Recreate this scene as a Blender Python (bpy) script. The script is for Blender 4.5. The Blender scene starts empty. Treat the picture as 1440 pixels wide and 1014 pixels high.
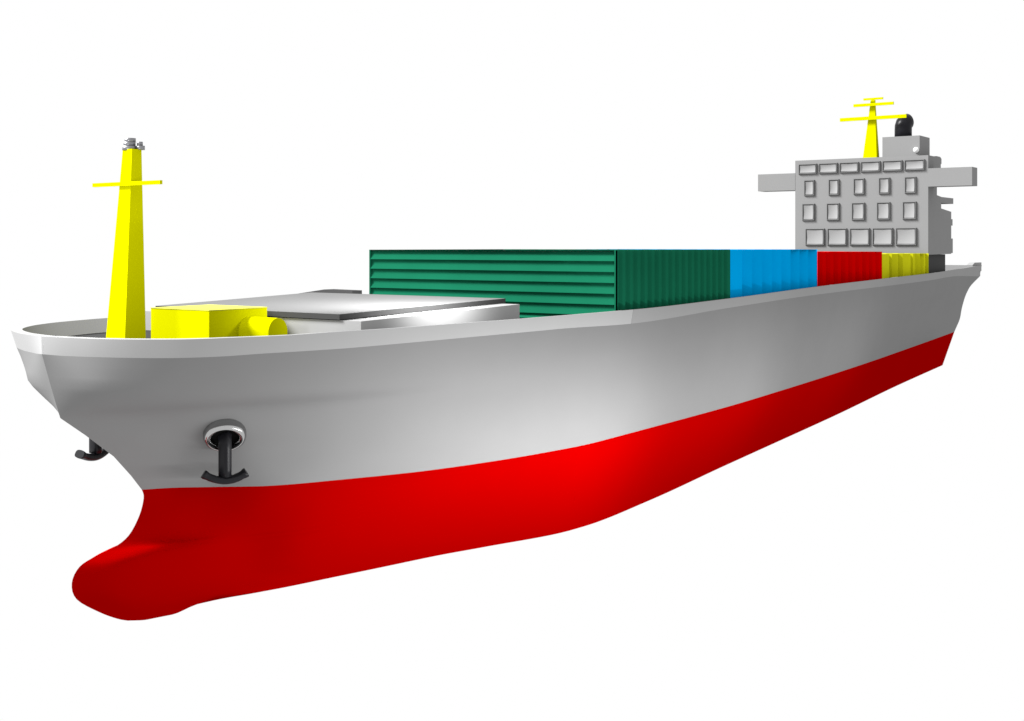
import bpy, bmesh, math
from mathutils import Vector, Matrix
from mathutils.bvhtree import BVHTree

sc = bpy.context.scene
COL = sc.collection

# ------------------------------------------------------------------ helpers
def tag(o, label=None, cat=None, group=None):
    if label: o['label'] = label
    if cat: o['category'] = cat
    if group: o['group'] = group
    return o

def empty(name, loc, label, cat, group=None):
    o = bpy.data.objects.new(name, None)
    COL.objects.link(o); o.location = loc
    o.empty_display_size = 0.5
    return tag(o, label, cat, group)

def obj(name, bm, mats, parent=None, smooth=False, label=None, weighted=False):
    """link bm (world coordinates) as one mesh object under parent"""
    bm.normal_update()
    me = bpy.data.meshes.new(name)
    bm.to_mesh(me); bm.free()
    for m in (mats if isinstance(mats, (list, tuple)) else [mats]): me.materials.append(m)
    if smooth:
        for p in me.polygons: p.use_smooth = True
    o = bpy.data.objects.new(name, me); COL.objects.link(o)
    if parent is not None:
        off = Vector((0, 0, 0)); p = parent
        while p is not None:
            off += p.location; p = p.parent
        me.transform(Matrix.Translation(-off))
        o.parent = parent
    if label: o['label'] = label
    return o

def face(bm, vs, mi=0):
    try:
        f = bm.faces.new(vs); f.material_index = mi; return f
    except ValueError:
        return None

def box(bm, x0, x1, y0, y1, z0, z1, mi=0, bev=0.0):
    v = [bm.verts.new(c) for c in ((x0,y0,z0),(x1,y0,z0),(x1,y1,z0),(x0,y1,z0),(x0,y0,z1),(x1,y0,z1),(x1,y1,z1),(x0,y1,z1))]
    fs = [face(bm, [v[i] for i in q], mi) for q in ((0,3,2,1),(4,5,6,7),(0,1,5,4),(1,2,6,5),(2,3,7,6),(3,0,4,7))]
    if bev > 0:
        es = {e for f in fs for e in f.edges}
        bmesh.ops.bevel(bm, geom=list(es), offset=bev, segments=2, profile=0.5, affect='EDGES')

def frustum(bm, a, b, za, zb):
    """a, b = (x0,x1,y0,y1) rectangles at za and zb"""
    r = lambda q, z: [bm.verts.new(c) for c in ((q[0],q[2],z),(q[1],q[2],z),(q[1],q[3],z),(q[0],q[3],z))]
    A, B = r(a, za), r(b, zb)
    face(bm, A[::-1]); face(bm, B)
    for i in range(4):
        j = (i+1) % 4
        face(bm, [A[i], A[j], B[j], B[i]])

def prism_y(bm, prof, y0, y1, mi=0):
    """polygon prof [(x,z)...] extruded along y"""
    A = [bm.verts.new((x, y0, z)) for x, z in prof]
    B = [bm.verts.new((x, y1, z)) for x, z in prof]
    n = len(prof)
    face(bm, A, mi); face(bm, B[::-1], mi)
    for i in range(n):
        j = (i+1) % n
        face(bm, [A[i], B[i], B[j], A[j]], mi)
    bmesh.ops.recalc_face_normals(bm, faces=bm.faces[:])

def cyl(bm, c, r, h, n=48, r2=None, bev=0.0):
    x, y, z = c; r2 = r if r2 is None else r2
    A = [bm.verts.new((x+r*math.cos(2*math.pi*i/n), y+r*math.sin(2*math.pi*i/n), z)) for i in range(n)]
    B = [bm.verts.new((x+r2*math.cos(2*math.pi*i/n), y+r2*math.sin(2*math.pi*i/n), z+h)) for i in range(n)]
    face(bm, A[::-1]); face(bm, B)
    for i in range(n):
        j = (i+1) % n
        f = face(bm, [A[i], A[j], B[j], B[i]]); f.smooth = True

def tube(bm, pts, radii, n=32, caps=True, squash=None):
    """tube along pts in the x-z plane or any 3D polyline"""
    rings = []
    for i, p in enumerate(pts):
        p = Vector(p)
        t = (Vector(pts[min(i+1, len(pts)-1)]) - Vector(pts[max(i-1, 0)])).normalized()
        ref = Vector((0, 1, 0)) if abs(t.y) < 0.9 else Vector((0, 0, 1))
        u = t.cross(ref).normalized(); w = t.cross(u).normalized()
        ring = []
        for k in range(n):
            a = 2*math.pi*k/n
            ca, sa = math.cos(a), math.sin(a)
            if squash:      # superellipse section
                e = squash
                ca = math.copysign(abs(ca)**e, ca); sa = math.copysign(abs(sa)**e, sa)
            ra, rb = radii[i] if isinstance(radii[i], (tuple, list)) else (radii[i], radii[i])
            ring.append(bm.verts.new(p + u*ra*ca + w*rb*sa))
        rings.append(ring)
    for A, B in zip(rings, rings[1:]):
        for k in range(n):
            f = face(bm, [A[k], A[(k+1) % n], B[(k+1) % n], B[k]])
            if f: f.smooth = True
    if caps:
        face(bm, rings[0][::-1]); face(bm, rings[-1])
    bmesh.ops.recalc_face_normals(bm, faces=bm.faces[:])

# ------------------------------------------------------------------ materials
def mat(name, rgb, rough=0.55, spec=0.0, metal=0.0, vary=0.012, scale=0.35):
    m = bpy.data.materials.new(name); m.use_nodes = True
    nt = m.node_tree; b = nt.nodes['Principled BSDF']
    b.inputs['Roughness'].default_value = rough
    b.inputs['Metallic'].default_value = metal
    b.inputs['Specular IOR Level'].default_value = spec
    tc = nt.nodes.new('ShaderNodeTexCoord')
    nz = nt.nodes.new('ShaderNodeTexNoise'); nz.inputs['Scale'].default_value = scale
    nz.inputs['Detail'].default_value = 4.0
    nt.links.new(tc.outputs['Object'], nz.inputs['Vector'])
    cr = nt.nodes.new('ShaderNodeValToRGB')
    lo, hi = 1-vary, 1+vary
    cr.color_ramp.elements[0].position = 0.3; cr.color_ramp.elements[1].position = 0.7
    cr.color_ramp.elements[0].color = (rgb[0]*lo, rgb[1]*lo, rgb[2]*lo, 1)
    cr.color_ramp.elements[1].color = (min(1,rgb[0]*hi), min(1,rgb[1]*hi), min(1,rgb[2]*hi), 1)
    nt.links.new(nz.outputs['Fac'], cr.inputs['Fac'])
    nt.links.new(cr.outputs['Color'], b.inputs['Base Color'])
    return m

M = dict(
    hull   = mat('grey_hull_paint', (0.184,0.184,0.184)),
    red    = mat('red_bottom_paint', (0.252,0.0,0.0)),
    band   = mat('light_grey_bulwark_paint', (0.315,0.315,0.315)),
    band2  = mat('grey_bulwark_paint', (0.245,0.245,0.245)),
    inner  = mat('bulwark_inside_paint', (0.24,0.24,0.24)),
    deck   = mat('dark_deck_paint', (0.05,0.05,0.05)),
    pale   = mat('painted_sunlit_yellow', (0.50,0.50,0.085), vary=0.0),  # yellow with the sun's brightening painted in
    yellow = mat('yellow_paint', (0.47,0.47,0.0), vary=0.0),
    hatch  = mat('hatch_cover_paint', (0.135,0.135,0.135)),
    gasket = mat('hatch_edge_rubber', (0.12,0.12,0.12)),
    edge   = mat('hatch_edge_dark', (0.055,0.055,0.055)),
    coam   = mat('coaming_paint', (0.30,0.30,0.30)),
    house  = mat('superstructure_paint', (0.20,0.20,0.20)),
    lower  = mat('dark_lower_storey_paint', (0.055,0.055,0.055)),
    frame  = mat('window_frame_metal', (0.125,0.125,0.125)),
    pane   = mat('window_pane', (0.255,0.255,0.255), rough=0.2, spec=0.1),
    black  = mat('funnel_black_paint', (0.010,0.010,0.013), rough=0.35, spec=0.12),
    iron   = mat('anchor_black_iron', (0.009,0.009,0.011), rough=0.34, spec=0.16),
    chrome = mat('polished_steel', (0.42,0.42,0.42), rough=0.16, metal=1.0),
    steel  = mat('brushed_steel_cap', (0.22,0.22,0.23), rough=0.4, metal=0.6, spec=0.3),
    hole   = mat('hawse_hole_dark', (0.006,0.006,0.006)),
    lamp   = mat('white_lamp_glass', (0.7,0.7,0.7), rough=0.2, spec=0.4),
    green  = mat('green_container_paint', (0.006,0.100,0.052), vary=0.05),
    blue   = mat('blue_container_paint', (0.0,0.27,0.60), vary=0.04),
    cred   = mat('red_container_paint', (0.48,0.0,0.0), vary=0.04),
    roof   = mat('neutral_bounce_roof', (0.2,0.2,0.2)),  # unseen roofs kept grey so no yellow bounce tints the bridge windows
    cyel   = mat('olive_yellow_container_paint', (0.47,0.47,0.008), vary=0.04),
)

# ------------------------------------------------------------------ hull lines (x aft, y half breadth, z up; metres)
def pchip(xs, ys):
    n = len(xs); h = [xs[i+1]-xs[i] for i in range(n-1)]; d = [(ys[i+1]-ys[i])/h[i] for i in range(n-1)]
    m = [0.0]*n; m[0] = d[0]; m[-1] = d[-1]
    for i in range(1, n-1):
        if d[i-1]*d[i] <= 0: m[i] = 0
        else:
            w1 = 2*h[i]+h[i-1]; w2 = h[i]+2*h[i-1]
            m[i] = (w1+w2)/(w1/d[i-1]+w2/d[i])
    def f(x):
        if x <= xs[0]: return ys[0]
        if x >= xs[-1]: return ys[-1]
        i = max(k for k in range(n-1) if xs[k] <= x)
        t = (x-xs[i])/h[i]
        return ((1+2*t)*(1-t)**2*ys[i] + t*(1-t)**2*h[i]*m[i] + t*t*(3-2*t)*ys[i+1] + t*t*(t-1)*h[i]*m[i+1])
    return f

class Line:
    def __init__(s, pts):
        xs = [p[0] for p in pts]
        s.x0, s.x1 = xs[0], xs[-1]
        s.y = pchip(xs, [p[1] for p in pts]); s.z = pchip(xs, [p[2] for p in pts])
    def at(s, u):
        x = s.x0 + (s.x1-s.x0)*u
        return Vector((x, -s.y(x), s.z(x)))
    def atx(s, x):
        return Vector((x, -s.y(x), s.z(x)))

RAIL = Line([(-5.73,0,7.94),(-5.35,1.4,7.915),(-4.85,3.1,7.9),(-3.95,5.2,7.912),(-2.86,6.65,7.917),(-1.2,7.8,7.94),(1.2,8.8,7.945),(4.4,9.3,7.96),(8,9.75,7.95),
             (15.4,10.35,7.95),(18,10.53,7.95),(27.8,10.84,7.95),(30,10.86,7.95),(44.5,10.8,8.14),(63.5,10.6,8.52),(83,10,8.76),(103,9,8.93),(115.4,8,9.07),(136.3,6.5,9.41)])
KNUCK = Line([(-5.70,0,7.12),(-5.2,1.32,7.06),(-4.64,3.0,7.054),(-3.78,4.95,7.058),(-2.82,6.37,7.07),(-1.35,7.35,7.083),(.5,8.0,7.11),(2.58,8.7,7.116),(4.5,9.1,7.11),(6.9,9.5,7.13),
             (15,10.15,7.15),(21.4,10.5,7.15),(30,10.7,7.03),(45.2,10.55,7.42),(64.5,10.3,7.8),(85.6,9.7,7.98),(104.6,8.6,8.1),(117.3,7.6,8.25),(136.5,6.2,7.85)])
R5 = Line([(-5.25,0,5.65),(-5.03,1.22,5.6),(-4.70,2.42,5.6),(-4.0,3.68,5.6),(-2.9,4.85,5.6),(-1.2,5.95,5.6),(1,7.1,5.6),(5,8.4,5.6),(12,9.6,5.6),(20,10.45,5.6),(27,10.82,5.6),(45,10.65,5.8),(64.5,10.25,6.1),(85.6,9.5,6.3),(105,8.2,6.5),(117,7.2,6.6),(133.5,5.8,6.7)])
R55 = Line([(-4.98,0,4.8),(-4.70,.95,4.8),(-4.25,1.9,4.8),(-3.5,2.9,4.8),(-2,4.25,4.8),(1,6.1,4.8),(5,7.85,4.8),(12,9.35,4.8),(20,10.43,4.8),(27,10.85,4.8),(45,10.65,5.0),(64.5,10.15,5.3),(85.6,9.25,5.5),(105,7.75,5.7),(117,6.75,5.8),(132.8,5.5,5.9)])
R6 = Line([(-4.74,0,4.08),(-3.2,1.0,4.08),(-1,2.5,4.1),(2,4.6,4.1),(6,7.0,4.1),(12,9.0,4.1),(20,10.4,4.1),(27,10.88,4.1),(45,10.65,4.2),(64.5,10.05,4.5),(85.6,9.0,4.7),(105,7.3,4.9),(117,6.3,5.0),(132.6,5.2,5.06)])
R65 = Line([(-3.40,0,3.12),(-1.9,.95,3.1),(0,2.1,3.1),(3,4.5,3.1),(7,7.0,3.1),(12,8.9,3.1),(20,10.4,3.1),(27,10.9,3.1),(45,10.63,3.1),(64.5,9.85,3.2),(85.6,8.7,3.4),(105,6.8,3.4),(117,5.8,3.45),(133.3,4.6,3.5)])
R7 = Line([(-1.80,0,1.88),(-.4,.92,1.9),(1.5,2.1,1.9),(4,4.3,1.9),(7.2,6.6,1.9),(12,8.75,1.9),(20,10.4,1.9),(27,10.9,1.9),(45,10.6,1.9),(64.5,9.65,1.9),(85.6,8.3,1.95),(105,6.2,1.95),(117,5.2,1.95),(135.0,3.9,1.97)])
R8 = Line([(-.80,0,.8),(.5,.88,.8),(2,2.0,.8),(4.2,4.3,.8),(7.2,6.4,.8),(12.6,8.65,.8),(20,10.38,.8),(27,10.9,.8),(45,10.58,.8),(64.5,9.5,.8),(85.6,8.0,.8),(105,5.8,.8),(117,4.6,.8),(135.6,3.3,.8)])
WLP = [(-.15,0,0),(.95,.78,0),(2.2,2.2,0),(4.16,4.45,0),(7.24,6.21,0),(12.63,8.6,0),(20.1,10.37,0),(25,10.93,0),(30.7,10.86,0),(44.2,10.57,0),(56.8,9.87,0),(79.6,8.2,0),(110,5.4,0),(136.3,2.8,0)]
WL = Line(WLP)
CHP = [(-.97,0,-6.28),(.1,.20,-6.45),(1.2,.62,-6.42),(2.2,1.25,-6.05),(3.0,2.0,-5.82),(5.54,3.07,-5.8),(9.46,4.13,-5.8),(12.1,4.82,-5.8),(16.1,5.84,-5.8),(19,6.8,-5.8),(25.7,8.8,-5.8),(28.6,9.0,-5.8),
       (35.9,8.6,-5.8),(50.7,7.5,-5.66),(80.4,5.2,-5.49),(109.4,3.1,-5.03),(135.5,1.4,-4.71)]
CH = Line(CHP)
def under(nose, z, s):
    """a waterline below the surface: own nose points, then between the waterline and the chine"""
    pts = [(x, y, z) for x, y in nose[:-1]] + [(nose[-1][0], nose[-1][1], -5.8*s)]
    for x in (6.5, 9.4, 12.6, 16, 20, 25, 29, 36, 50, 65, 80, 95, 110, 125):
        a, b = WL.atx(x), CH.atx(x)
        zz = a.z + (b.z-a.z)*s
        pts.append((x, -(a.y+(b.y-a.y)*s), zz))
    a, b = WL.at(1), CH.at(1)
    e = a + (b-a)*s
    pts.append((e.x, -e.y, e.z))
    return Line(pts)
UND = [WL,
    under([(-.04,0),(1.1,.8),(2.3,2.0),(4.2,4.2)], -.42, .075),
    under([(-.30,0),(1.1,.85),(2.4,1.8),(4.2,3.7)], -1.25, .22),
    under([(-.93,0),(.8,.8),(2.3,1.65),(4.2,3.2)], -2.11, .36),
    under([(-1.80,0),(.2,.8),(2.0,1.6),(4.2,3.0)], -2.53, .44),
    under([(-2.81,0),(-1.1,.85),(1.4,1.55),(4.2,2.9)], -2.73, .48),
    under([(-3.71,0),(-2.0,.95),(1,1.6),(4.2,2.8)], -3.04, .53),
    under([(-4.13,0),(-2.4,1.0),(1,1.65),(4.2,2.7)], -3.72, .64),
    under([(-3.86,0),(-2.3,.95),(.8,1.55),(4.2,2.6)], -4.55, .79),
    under([(-2.61,0),(-1.2,.75),(1.4,1.4),(4.2,2.5)], -5.46, .93),
    under([(-1.59,0),(-.4,.5),(1.6,1.05),(4.2,2.5)], -6.03, .985),
    CH]

NU = 150
US = [(i/NU)**2.0 for i in range(NU+1)]
def crom(p0, p1, p2, p3, t):
    return .5*((2*p1)+(p2-p0)*t+(2*p0-5*p1+4*p2-p3)*t*t+(3*p1-p0-3*p2+p3)*t**3)
def skin(bm, lines, transom=True, sub=1, keep_stem=False):
    cols = {}
    grid = [[L.at(u) for u in US] for L in lines]
    if sub > 1:
        fine = []
        n = len(grid)
        for r in range(n-1):
            a, b, c, d = grid[max(r-1,0)], grid[r], grid[r+1], grid[min(r+2,n-1)]
            for k in range(sub):
                row = [crom(a[i], b[i], c[i], d[i], k/sub) for i in range(NU+1)]
                if keep_stem:                       # the stem stays a straight-sided polyline
                    for i in range(22):
                        w = 1-i/22; row[i] = row[i].lerp(b[i].lerp(c[i], k/sub), w)
                for v in row: v.y = min(v.y, 0)
                fine.append(row)
        fine.append(grid[-1]); grid = fine
    for s in (1, -1):                       # near side first, then its mirror; not welded at the stem
        g = []
        for pr in grid:
            g.append([bm.verts.new((p.x, p.y*s, p.z)) for p in pr])
        for a, b in zip(g, g[1:]):
            for i in range(NU):
                q = [a[i], b[i], b[i+1], a[i+1]]
                f = face(bm, q if s == 1 else q[::-1])
                if f: f.smooth = True
        cols[s] = [r[-1] for r in g]
    if transom:
        for k in range(len(grid)-1):
            a = [bm.verts.new(v.co) for v in (cols[1][k], cols[1][k+1], cols[-1][k+1], cols[-1][k])]
            face(bm, a)
    return cols

SHIP_LABEL = 'grey cargo ship with red bottom, yellow masts and bulbous bow'
ship = empty('cargo_ship', (0, 0, 0), SHIP_LABEL, 'ship')

bm = bmesh.new(); skin(bm, [KNUCK, R5, R55, R6, R65, R7, R8, WL], sub=3, keep_stem=True)
hull_bvh = BVHTree.FromBMesh(bm)
hull = obj('hull', bm, M['hull'], ship)

bm = bmesh.new(); cols = skin(bm, UND, sub=4)
for s in (0,):                               # flat bottom between the two chines
    pass
nb = [bm.verts.new((CH.at(u).x, CH.at(u).y, CH.at(u).z)) for u in US]
fb = [bm.verts.new((CH.at(u).x, -CH.at(u).y, CH.at(u).z)) for u in US]
for i in range(NU):
    face(bm, [nb[i], fb[i], fb[i+1], nb[i+1]])
obj('underwater_hull', bm, M['red'], ship, label='red painted underwater hull with rounded bulb at the bow')

# bulwark bands around the deck: outer face, cap and inner face
def bulwark(name, mats, x_from, x_to, out=0.0, th=0.12, drop=1.25, n=120, nose=True, close_stern=False):
    bm = bmesh.new()
    for s in (1, -1):
        o_b, o_t, i_t, i_b = [], [], [], []
        for k in range(n+1):
            t = (k/n)**2.0 if nose else k/n
            xr = x_from[0] + (x_to-x_from[0])*t
            xk = x_from[1] + (x_to-x_from[1])*t
            a = RAIL.atx(xr); b = KNUCK.atx(xk)
            d = Vector(RAIL.atx(xr+.02)) - Vector(RAIL.atx(max(xr-.02, RAIL.x0)))
            nrm = Vector((-d.y, d.x, 0)).normalized()      # points inboard
            if nrm.y < 0 and not (nose and k == 0): nrm = -nrm
            tin = th + (.42*max(0.0, min(1.0, (4-xr)/7)) if nose else 0)
            p = a + nrm*tin
            q = b + nrm*(tin*.8); q.z = b.z + .03
            if nose and k == 0:
                p = Vector((a.x+tin*1.5, 0, a.z)); q = Vector((b.x+tin*1.5, 0, b.z+.03))
            p.y = min(p.y, 0); q.y = min(q.y, 0)
            oo = -nrm*out if k else Vector((0,0,0))
            for lst, v in ((o_b, b+oo), (o_t, a+oo), (i_t, p), (i_b, q)):
                lst.append(bm.verts.new((v.x, v.y*s, v.z)))
        it2 = [bm.verts.new(v.co) for v in i_t]; ot2 = [bm.verts.new(v.co) for v in o_t]
        for A, B, mi in ((o_t, o_b, 0), (i_t, ot2, 0), (i_b, it2, 1)):
            for k in range(n):
                q = [A[k], B[k], B[k+1], A[k+1]]
                f = face(bm, q if s == 1 else q[::-1], mi)
                if f and mi == 0 and A is o_t: f.smooth = True
        for k in (0, n):
            if k == 0 and nose: continue
            e = [bm.verts.new(v.co) for v in (o_b[k], o_t[k], i_t[k], i_b[k])]
            face(bm, e, 0)
    return obj(name, bm, mats, ship)

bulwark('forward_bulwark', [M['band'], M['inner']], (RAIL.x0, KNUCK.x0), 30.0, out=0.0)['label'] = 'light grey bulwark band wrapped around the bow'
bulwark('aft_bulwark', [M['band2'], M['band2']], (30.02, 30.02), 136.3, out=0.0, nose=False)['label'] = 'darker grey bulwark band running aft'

# transom bulwark closing the stern
bm = bmesh.new()
box(bm, 135.96, 136.28, -6.3, 6.3, 7.9, 9.40)
obj('stern_bulwark', bm, M['band2'], ship)
for s in (-1, 1):
    bm = bmesh.new()
    prism_y(bm, [(131.5,8.6),(131.5,9.5),(132.6,9.8),(136.2,9.8),(136.2,8.6)], s*6.1-.38, s*6.1+.38)
    obj('stern_fairlead', bm, M['band2'], ship)

# decks
bm = bmesh.new()
N = 120
pts = []
for k in range(N+1):
    t = (k/N)**2
    x = -5.5 + (136.1+5.5)*t
    p = KNUCK.atx(x)
    pts.append((x, min(p.y+.12, 0.0), p.z+.06))
a = [bm.verts.new(p) for p in pts]; b = [bm.verts.new((x, -y, z)) for x, y, z in pts]
for k in range(N):
    face(bm, [a[k], a[k+1], b[k+1], b[k]])
obj('deck', bm, M['deck'], ship)

# ------------------------------------------------------------------ forecastle gear
bm = bmesh.new()
frustum(bm, (-1.64, -.36, -.60, .92), (-.98, -.42, -.32, .40), 6.9, 16.82)
fm = obj('foremast', bm, M['yellow'], ship, label='tall yellow tapered mast at the bow')
bm = bmesh.new(); box(bm, -1.26, -1.10, -2.74, 2.42, 15.01, 15.20)
obj('yard', bm, M['yellow'], fm)
bm = bmesh.new()
for c, r, h in (((-.68,.24,16.78),.36,.21), ((-.68,.26,16.99),.29,.20), ((-.66,.24,17.19),.27,.19), ((-.42,-.26,16.80),.20,.20), ((-.42,-.2,17.0),.14,.20)):
    cyl(bm, c, r, h)
obj('mast_light', bm, M['steel'], fm, label='grey steel drum lights on the mast top')

bm = bmesh.new(); box(bm, 2.18, 6.1, -2.25, 2.25, 6.9, 8.82)
wh = obj('winch_house', bm, M['yellow'], ship, label='yellow box house behind the foremast')
bm = bmesh.new(); box(bm, 2.16, 6.12, -2.27, 2.27, 8.824, 8.86)  # thin sheet; sun glare on the house top is put into its colour
obj('roof', bm, M['pale'], wh, label='box house roof sheet, yellow lightened as if sunlit')
# round-topped drum on the side of the winch house
bm = bmesh.new()
x0, x1 = 4.1, 5.42
prof = [(x0, 6.9)] 
zc, r = 7.72, (x1-x0)/2
prof += [(x0+r - r*math.cos(a*math.pi/24), zc + r*1.06*math.sin(a*math.pi/24)) for a in range(25)]
prof += [(x1, 6.9)]
prism_y(bm, prof, -4.45, -2.252)
for f in bm.faces:
    if len(f.verts) == 4 and f.normal.z > .02: f.smooth = False
obj('winch_drum', bm, M['yellow'], ship, label='yellow round-topped winch beside the box house')

# ------------------------------------------------------------------ hatch
bm = bmesh.new()
prism_y(bm, [(6.62,6.95),(6.62,8.29),(20.6,8.60),(20.6,6.95)], -8.4, 8.4)
coam = obj('hatch_coaming', bm, M['coam'], ship)
bm = bmesh.new()
def slab(bm, c, t):
    A = [bm.verts.new((x, y, z-t)) for x, y, z in c]
    B = [bm.verts.new(p) for p in c]
    face(bm, A[::-1], 1); face(bm, B, 0)
    for i in range(4):
        j = (i+1) % 4
        face(bm, [A[i], A[j], B[j], B[i]], 1)
slab(bm, [(6.5,-7.05,8.61),(21.2,-6.95,8.89),(21.2,9.3,8.90),(6.5,7.3,8.63)], .28)
obj('hatch_cover', bm, [M['hatch'], M['edge']], coam, label='pale flat hatch cover with dark edge')
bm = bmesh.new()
P = [(10.7,6.95),(10.7,8.78),(8.2,9.12),(5.6,9.09),(5.6,6.95)]  # dark block with a wedge-shaped top, purpose unknown
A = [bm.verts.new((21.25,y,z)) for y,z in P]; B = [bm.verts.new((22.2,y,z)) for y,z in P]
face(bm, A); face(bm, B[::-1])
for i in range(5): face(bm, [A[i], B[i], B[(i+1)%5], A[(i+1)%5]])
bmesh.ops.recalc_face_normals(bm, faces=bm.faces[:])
obj('hatch_wedge', bm, M['edge'], ship, label='dark wedge-topped block behind the hatch cover')

# ------------------------------------------------------------------ hawse pipes and anchors
def hull_hit(x, z, side):
    loc, nrm, i, d = hull_bvh.ray_cast(Vector((x, side*30, z)), Vector((0, -side, 0)))
    return loc, nrm
for s, HX, HZ in ((-1, 2.1, 2.8), (1, -.95, 3.8)):
    loc, nrm = hull_hit(HX, HZ, s)
    if nrm.y*s < 0: nrm = -nrm
    axis = Vector((-.48, .58*s, -.66)).normalized()
    u = axis.cross(Vector((0,0,1))).normalized(); w = axis.cross(u).normalized()
    bm = bmesh.new()
    n = 64; prof = [(.66,-.25),(.68,.30),(.74,.40),(.86,.44),(.98,.36),(1.04,.20),(1.06,-.25)]
    rings = []
    for rr, h in prof:
        rings.append([bm.verts.new(loc + axis*h + (u*1.0*math.cos(2*math.pi*k/n) + w*.95*math.sin(2*math.pi*k/n))*rr) for k in range(n)])
    for A, B in zip(rings, rings[1:]):
        for k in range(n):
            f = face(bm, [A[k], A[(k+1)%n], B[(k+1)%n], B[k]], 0); f.smooth = True
    bmesh.ops.recalc_face_normals(bm, faces=bm.faces[:])
    hp = obj('hawse_pipe', bm, M['chrome'], ship, label='polished steel ring around the anchor hole')
    bm = bmesh.new()
    face(bm, [bm.verts.new(loc + axis*.12 + (u*math.cos(2*math.pi*k/n) + w*.95*math.sin(2*math.pi*k/n))*.69) for k in range(n)])
    bmesh.ops.recalc_face_normals(bm, faces=bm.faces[:])
    obj('hawse_hole', bm, M['hole'], hp)
    # anchor
    base = loc + axis*.42
    an = empty('anchor', (base.x, base.y, base.z-2.3),
               'black iron anchor hanging from the steel ring on the broad visible hull side' if s < 0 else
               'black iron anchor partly hidden behind the bow stem', 'anchor', 'ship anchors')
    bm = bmesh.new()
    t0 = loc - axis*.1
    path = [t0, loc + axis*.25 + Vector((0,0,.03)), base + Vector((0,0,-.12)), base + Vector((0,0,-.5))] + [base + Vector((0,0,-.5-.32*k)) for k in range(1,5)]
    tube(bm, path, [(.22,.34)]*len(path), n=24, squash=.6)
    obj('shank', bm, M['iron'], an)
    bm = bmesh.new()
    bz = base + Vector((0,0,-1.95))
    dirx = Vector((.80, -.60*(-s) if False else .60*s*-1, 0)).normalized()
    dirx = Vector((.93, .36*s, 0)).normalized() if s > 0 else Vector((.75,-.66,0)).normalized()
    apath, rad = [], []
    al = 1.04 if s < 0 else 1.36
    for k in range(-10, 11):
        t = k/10
        apath.append(bz + dirx*(al*t) + Vector((0,0,.36*abs(t)**2.0 - .02)))
        rr = .19 - .02*abs(t) if abs(t) < .85 else .20
        rad.append((rr, rr*1.25))
    tube(bm, apath, rad, n=20, squash=.7)
    obj('fluke_arms', bm, M['iron'], an)

# ------------------------------------------------------------------ superstructure
SX = 105.0
bm = bmesh.new()
prof = [(SX,11.05),(SX,22.7),(108.6,22.7),(108.6,18.15),(110.4,18.0),(110.4,16.6),(114.8,16.3),(114.8,11.1)]
prism_y(bm, prof, -8.15, 8.15)
sup = obj('superstructure', bm, M['house'], ship, label='grey bridge block with rows of windows')
bm = bmesh.new(); box(bm, SX+.5, 113.6, -7.75, 7.75, 7.9, 11.05)
obj('lower_storey', bm, M['lower'], sup)
bm = bmesh.new(); box(bm, 108.0, 115.9, -8.1, 8.1, 17.3, 18.0)
obj('balcony', bm, M['house'], sup)
for y, z0, z1, d in [(y, 11.2, 13.0, .7) for y in (-7.9, -2.6, 2.6, 7.9)] + [(y, 14.6, 15.4, .6) for y in (-7.9, 7.9)]:
    bm = bmesh.new(); box(bm, 114.9, 114.9+d, y-.22, y+.22, z0, z1)
    obj('ventilator', bm, M['house'], sup)
for s in (-1, 1):
    bm = bmesh.new(); y0, y1 = sorted((s*8.15, s*13.1))
    box(bm, SX-.02, SX+2.3, y0, y1, 19.02, 21.15)
    obj('bridge_wing', bm, M['house'], sup)
bm = bmesh.new(); box(bm, 106.3, 110.4, -6.78, -2.35, 22.702, 25.18)
box(bm, 110.4, 110.8, -6.6, -2.5, 24.3, 25.1)
dh = obj('deck_house', bm, M['house'], sup, label='small grey house on the bridge roof')
bm = bmesh.new()
prism_y(bm, [(108.6,20.0),(108.6,22.8),(110.0,22.8),(110.6,22.6),(110.6,22.0),(110.3,21.9),(110.3,20.0)], -8.13, -5.0)
obj('side_locker', bm, M['house'], sup)
bm = bmesh.new()
bmesh.ops.create_uvsphere(bm, u_segments=32, v_segments=20, radius=.34, matrix=Matrix.Translation((106.15,-6.42,23.45)))
obj('deck_lamp', bm, M['lamp'], ship, smooth=True, label='small white round lamp on the roof house')
# exhaust pipe: a stubby elbow
bm = bmesh.new()
path = [(107.6,-4.45,25.1),(107.6,-4.45,26.0),(107.62,-4.46,26.5),(107.72,-4.52,26.8),(107.95,-4.64,27.02),(108.25,-4.8,27.10)]
tube(bm, path, [1.0,1.0,1.0,1.0,.98,.95], n=40)
obj('exhaust_pipe', bm, M['black'], ship, label='stubby black exhaust pipe bent aft at its top')

# aft mast
bm = bmesh.new()
frustum(bm, (106.0, 107.0, -1.75, -.05), (106.25, 106.55, -1.42, -.94), 22.702, 29.75)
am = obj('radar_mast', bm, M['yellow'], ship, label='short yellow mast with three crossbars on the bridge roof')
for y0, y1, z, t in ((-5.35,2.72,27.53,.21), (-3.83,1.03,29.16,.17), (-2.55,-.2,29.84,.12)):
    bm = bmesh.new(); box(bm, 105.75, 106.0, y0, y1, z-t, z+t)
    obj('yard', bm, M['yellow'], am)

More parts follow.
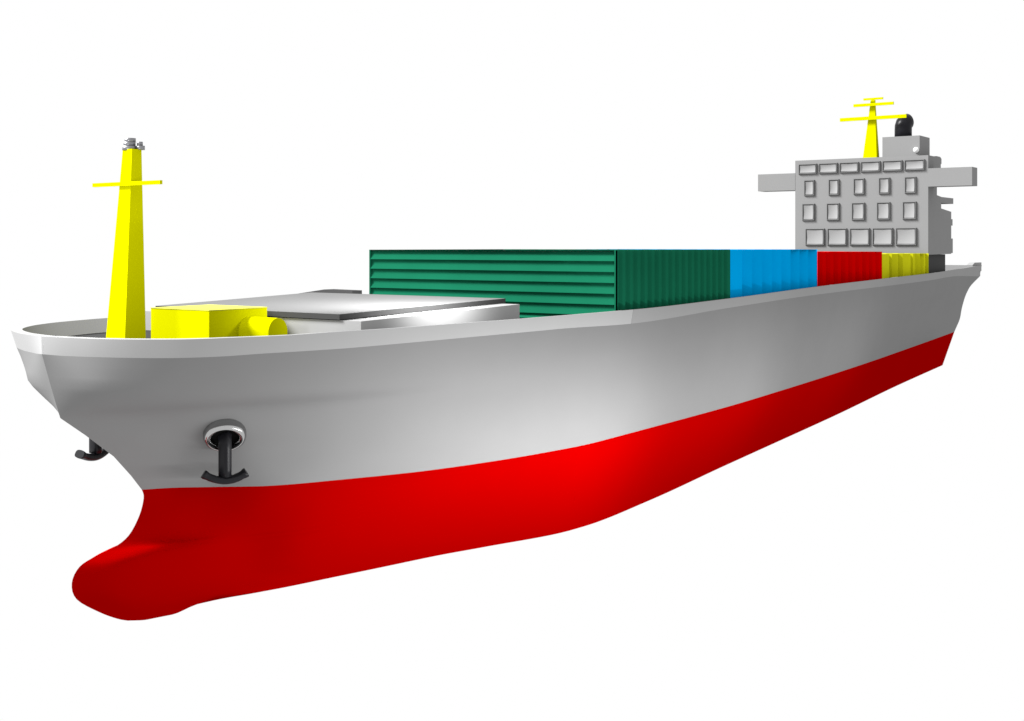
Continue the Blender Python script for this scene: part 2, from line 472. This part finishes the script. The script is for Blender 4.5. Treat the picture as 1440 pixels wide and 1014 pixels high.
# windows: a raised moulded frame around a recessed pane
def window(yc, zc, w, h, fr):
    bm = bmesh.new()
    def ring(x, iw, ih): return [bm.verts.new((x, yc+a*iw/2, zc+b*ih/2)) for a, b in ((-1,-1),(1,-1),(1,1),(-1,1))]
    rs = [ring(SX+.0, w, h), ring(SX-.10, w, h), ring(SX-.2, w-.12, h-.12), ring(SX-.2, w-fr*.9, h-fr*.9), ring(SX-.02, w-2*fr, h-2*fr)]
    for A, B in zip(rs, rs[1:]):
        for i in range(4):
            j = (i+1) % 4
            face(bm, [A[i], A[j], B[j], B[i]])
    bmesh.ops.recalc_face_normals(bm, faces=bm.faces[:])
    # frame faces must look away from the wall
    o = obj('window', bm, M['frame'], ship)
    bm = bmesh.new()
    iw, ih = w-2*fr, h-2*fr
    n = 8
    g = [[bm.verts.new((SX-.035-.14*((2*i/n-1)**2+(2*j/n-1)**2)*.5, yc-iw/2+iw*i/n, zc-ih/2+ih*j/n)) for j in range(n+1)] for i in range(n+1)]
    for i in range(n):
        for j in range(n):
            face(bm, [g[i][j], g[i][j+1], g[i+1][j+1], g[i+1][j]])
    obj('pane', bm, M['pane'], o, smooth=True)

for y in (6.50, 3.88, 1.26, -1.36, -3.98, -6.60): window(y, 21.60, 2.36, 1.28, .20)
for y in (6.29, 3.17, .05, -3.03, -6.11): window(y, 19.25, 1.34, 1.96, .21)
for y in (6.40, 3.27, .14, -2.92, -6.00): window(y, 16.25, 1.60, 2.12, .21)
for y in (5.57, 2.76, -.05, -2.83, -5.62): window(y, 13.18, 2.44, 2.10, .20)

# ------------------------------------------------------------------ containers
def pleat_panel(bm, xs, y, z0, z1, side):
    """xs: list of (x, depth outward); a folded sheet standing on the side plane y"""
    A = [bm.verts.new((x, y-side*d, z0)) for x, d in xs]
    B = [bm.verts.new((x, y-side*d, z1)) for x, d in xs]
    for i in range(len(xs)-1):
        q = [A[i], A[i+1], B[i+1], B[i]]
        face(bm, q if side < 0 else q[::-1])

def container(label, x0, x1, hw, z0, z1, m, xs, ribs=0):
    t = empty('shipping_container', ((x0+x1)/2, 0, z0), label, 'container', 'containers on the deck')
    for s in (-1, 1):
        bm = bmesh.new(); pleat_panel(bm, xs, s*hw, z0, z1, s)
        obj('side_panel', bm, m, t)
    # front panel
    bm = bmesh.new()
    if ribs:
        hgt = .70; prof = [];  z = z1
        prof.append((0.0, z1))
        while z > z0+.05:
            zl = max(z-hgt, z0)
            for k in range(17):
                q = k/16
                prof.append((.17*math.sin(math.pi*q**.55), z-(z-zl)*q*.985))
            prof.append((0.0, zl)); z = zl
        A = [bm.verts.new((x0+d, -hw, zz)) for d, zz in prof]
        B = [bm.verts.new((x0+d, hw, zz)) for d, zz in prof]
        for i in range(len(prof)-1):
            face(bm, [A[i], A[i+1], B[i+1], B[i]])
        for e in (-hw, hw-.10): box(bm, x0-.004, x0+.30, e, e+.10, z0, z1)
    else:
        n = 24
        pts = [(-hw+2*hw*i/n, .12*(i % 2)) for i in range(n+1)]
        A = [bm.verts.new((x0+d, y, z0)) for y, d in pts]; B = [bm.verts.new((x0+d, y, z1)) for y, d in pts]
        for i in range(n): face(bm, [A[i], B[i], B[i+1], A[i+1]])
    obj('front_panel', bm, m, t)
    bm = bmesh.new()
    n = 24
    pts = [(-hw+2*hw*i/n, .12*(i % 2)) for i in range(n+1)]
    A = [bm.verts.new((x1-d, y, z0)) for y, d in pts]; B = [bm.verts.new((x1-d, y, z1)) for y, d in pts]
    for i in range(n): face(bm, [A[i], A[i+1], B[i+1], B[i]])
    obj('rear_panel', bm, m, t)
    bm = bmesh.new()                                   # roof sheet cut to the folds of the side panels
    out = [(x, -(hw-d)) for x, d in xs] + [(x, hw-d) for x, d in reversed(xs)]
    out = [p for k, p in enumerate(out) if abs(p[0]-out[k-1][0]) + abs(p[1]-out[k-1][1]) > 1e-4]
    face(bm, [bm.verts.new((x, y, z1-.10)) for x, y in out])
    bmesh.ops.triangulate(bm, faces=bm.faces[:])
    obj('roof', bm, M['roof'], t)

def saw(a, b, n, d):                                    # sloping face aft, short return
    out = []
    for i in range(n):
        w = (b-a)/n; x = a+i*w
        out += [(x, d), (x+w*.93, 0.0)]
    return out + [(b, d)]
def wave(a, b, n, d):
    out = []
    for i in range(n*6+1):
        x = a+(b-a)*i/(n*6); out.append((x, d*(.5-.5*math.cos(2*math.pi*i/6))))
    return out
def flip(xs, d): return [(x, d-v) for x, v in xs]
xs = [(28.4,0),(28.6,0)] + wave(28.62, 45.45, 17, .38) + [(45.58,0)]
container('green ribbed container with horizontal laps across its front', 28.4, 45.6, 10.48, 7.25, 11.80, M['green'], xs, ribs=1)
xs = [(46.15,0.0),(48.7,0.0)] + saw(48.73, 64.6, 8, .9)
container('bright blue pleated container between the green and red ones', 46.15, 64.65, 10.05, 7.85, 11.77, M['blue'], xs)
xs = wave(66.5, 84.4, 9, .75)
container('red pleated container between the blue and yellow ones', 66.5, 84.45, 9.4, 8.02, 11.5, M['cred'], xs)
xs = [(x+1.2, d*1.4) for x, d in [(86.3,.0),(88.7,.0),(88.8,.3),(89.5,.3),(89.6,.0),(91.0,.28),(91.5,.0),(93.2,.32),(93.4,0),(96.2,.0),(96.4,.3),(97.0,.3),(97.1,.0),(99.4,.3),(99.7,0.0),(101.0,.25),(101.2,.0),(103.1,.25)]]
container('olive yellow pleated container nearest the bridge block', 87.5, 104.3, 8.4, 8.2, 11.22, M['cyel'], xs)

# ------------------------------------------------------------------ light
w = bpy.data.worlds.new('World'); sc.world = w; w.use_nodes = True
nt = w.node_tree
bg = nt.nodes.get('Background') or nt.nodes.new('ShaderNodeBackground')
bg.inputs['Color'].default_value = (1, 1, 1, 1); bg.inputs['Strength'].default_value = 1.0

def lamp(name, kind, loc, energy, **kw):
    l = bpy.data.lights.new(name, kind); l.energy = energy
    for k, v in kw.items(): setattr(l, k, v)
    o = bpy.data.objects.new(name, l); COL.objects.link(o); o.location = loc
    return o
L = Vector((-.417, .6425, .643)).normalized()
key = lamp('key_light', 'SUN', (-40, 80, 60), 10.4, angle=math.radians(20))
key.rotation_euler = L.to_track_quat('Z', 'Y').to_euler()
def panel(name, loc, aim, energy, sx, sy):
    o = lamp(name, 'AREA', loc, energy, shape='RECTANGLE', size=sx, size_y=sy)
    o.rotation_euler = (Vector(loc)-Vector(aim)).to_track_quat('Z', 'Y').to_euler()
    return o
for x, ln, e in ((40.0, 84, 1500.0), (28.0, 52, 1500.0), (18.5, 24, 1500.0)):
    panel('hull_fill', (x, -23.0, -.6), (x, -11, -.5), e, ln, .6).data.spread = math.radians(95)  # unseen strips added to brighten the hull side amidships
panel('hatch_fill', (12.5, -11.5, 14.0), (13.5, -1.5, 8.8), 2300.0, 3, 1.5).data.spread = math.radians(95)  # unseen panel added for the bright middle of hatch cover and coaming
panel('bow_fill', (-9, -2.5, 12.5), (4, -2.5, 8.0), 600.0, 2, 2)  # unseen fill added for the fronts of box house and winch

# ------------------------------------------------------------------ camera
cam = bpy.data.cameras.new('camera'); co = bpy.data.objects.new('camera', cam); COL.objects.link(co)
th = math.radians(35.0)
co.location = (-38.68, -49.36, 12.07)
co.rotation_euler = (math.radians(90), 0, th - math.radians(90))
cam.sensor_width = 36; cam.lens = 1700/1440*36
cam.shift_y = -161/1440
cam.clip_end = 2000; cam.clip_start = .1
sc.camera = co
sc.view_settings.view_transform = 'Standard'
sc.view_settings.look = 'None'
sc.view_settings.exposure = 0
sc.render.film_transparent = False
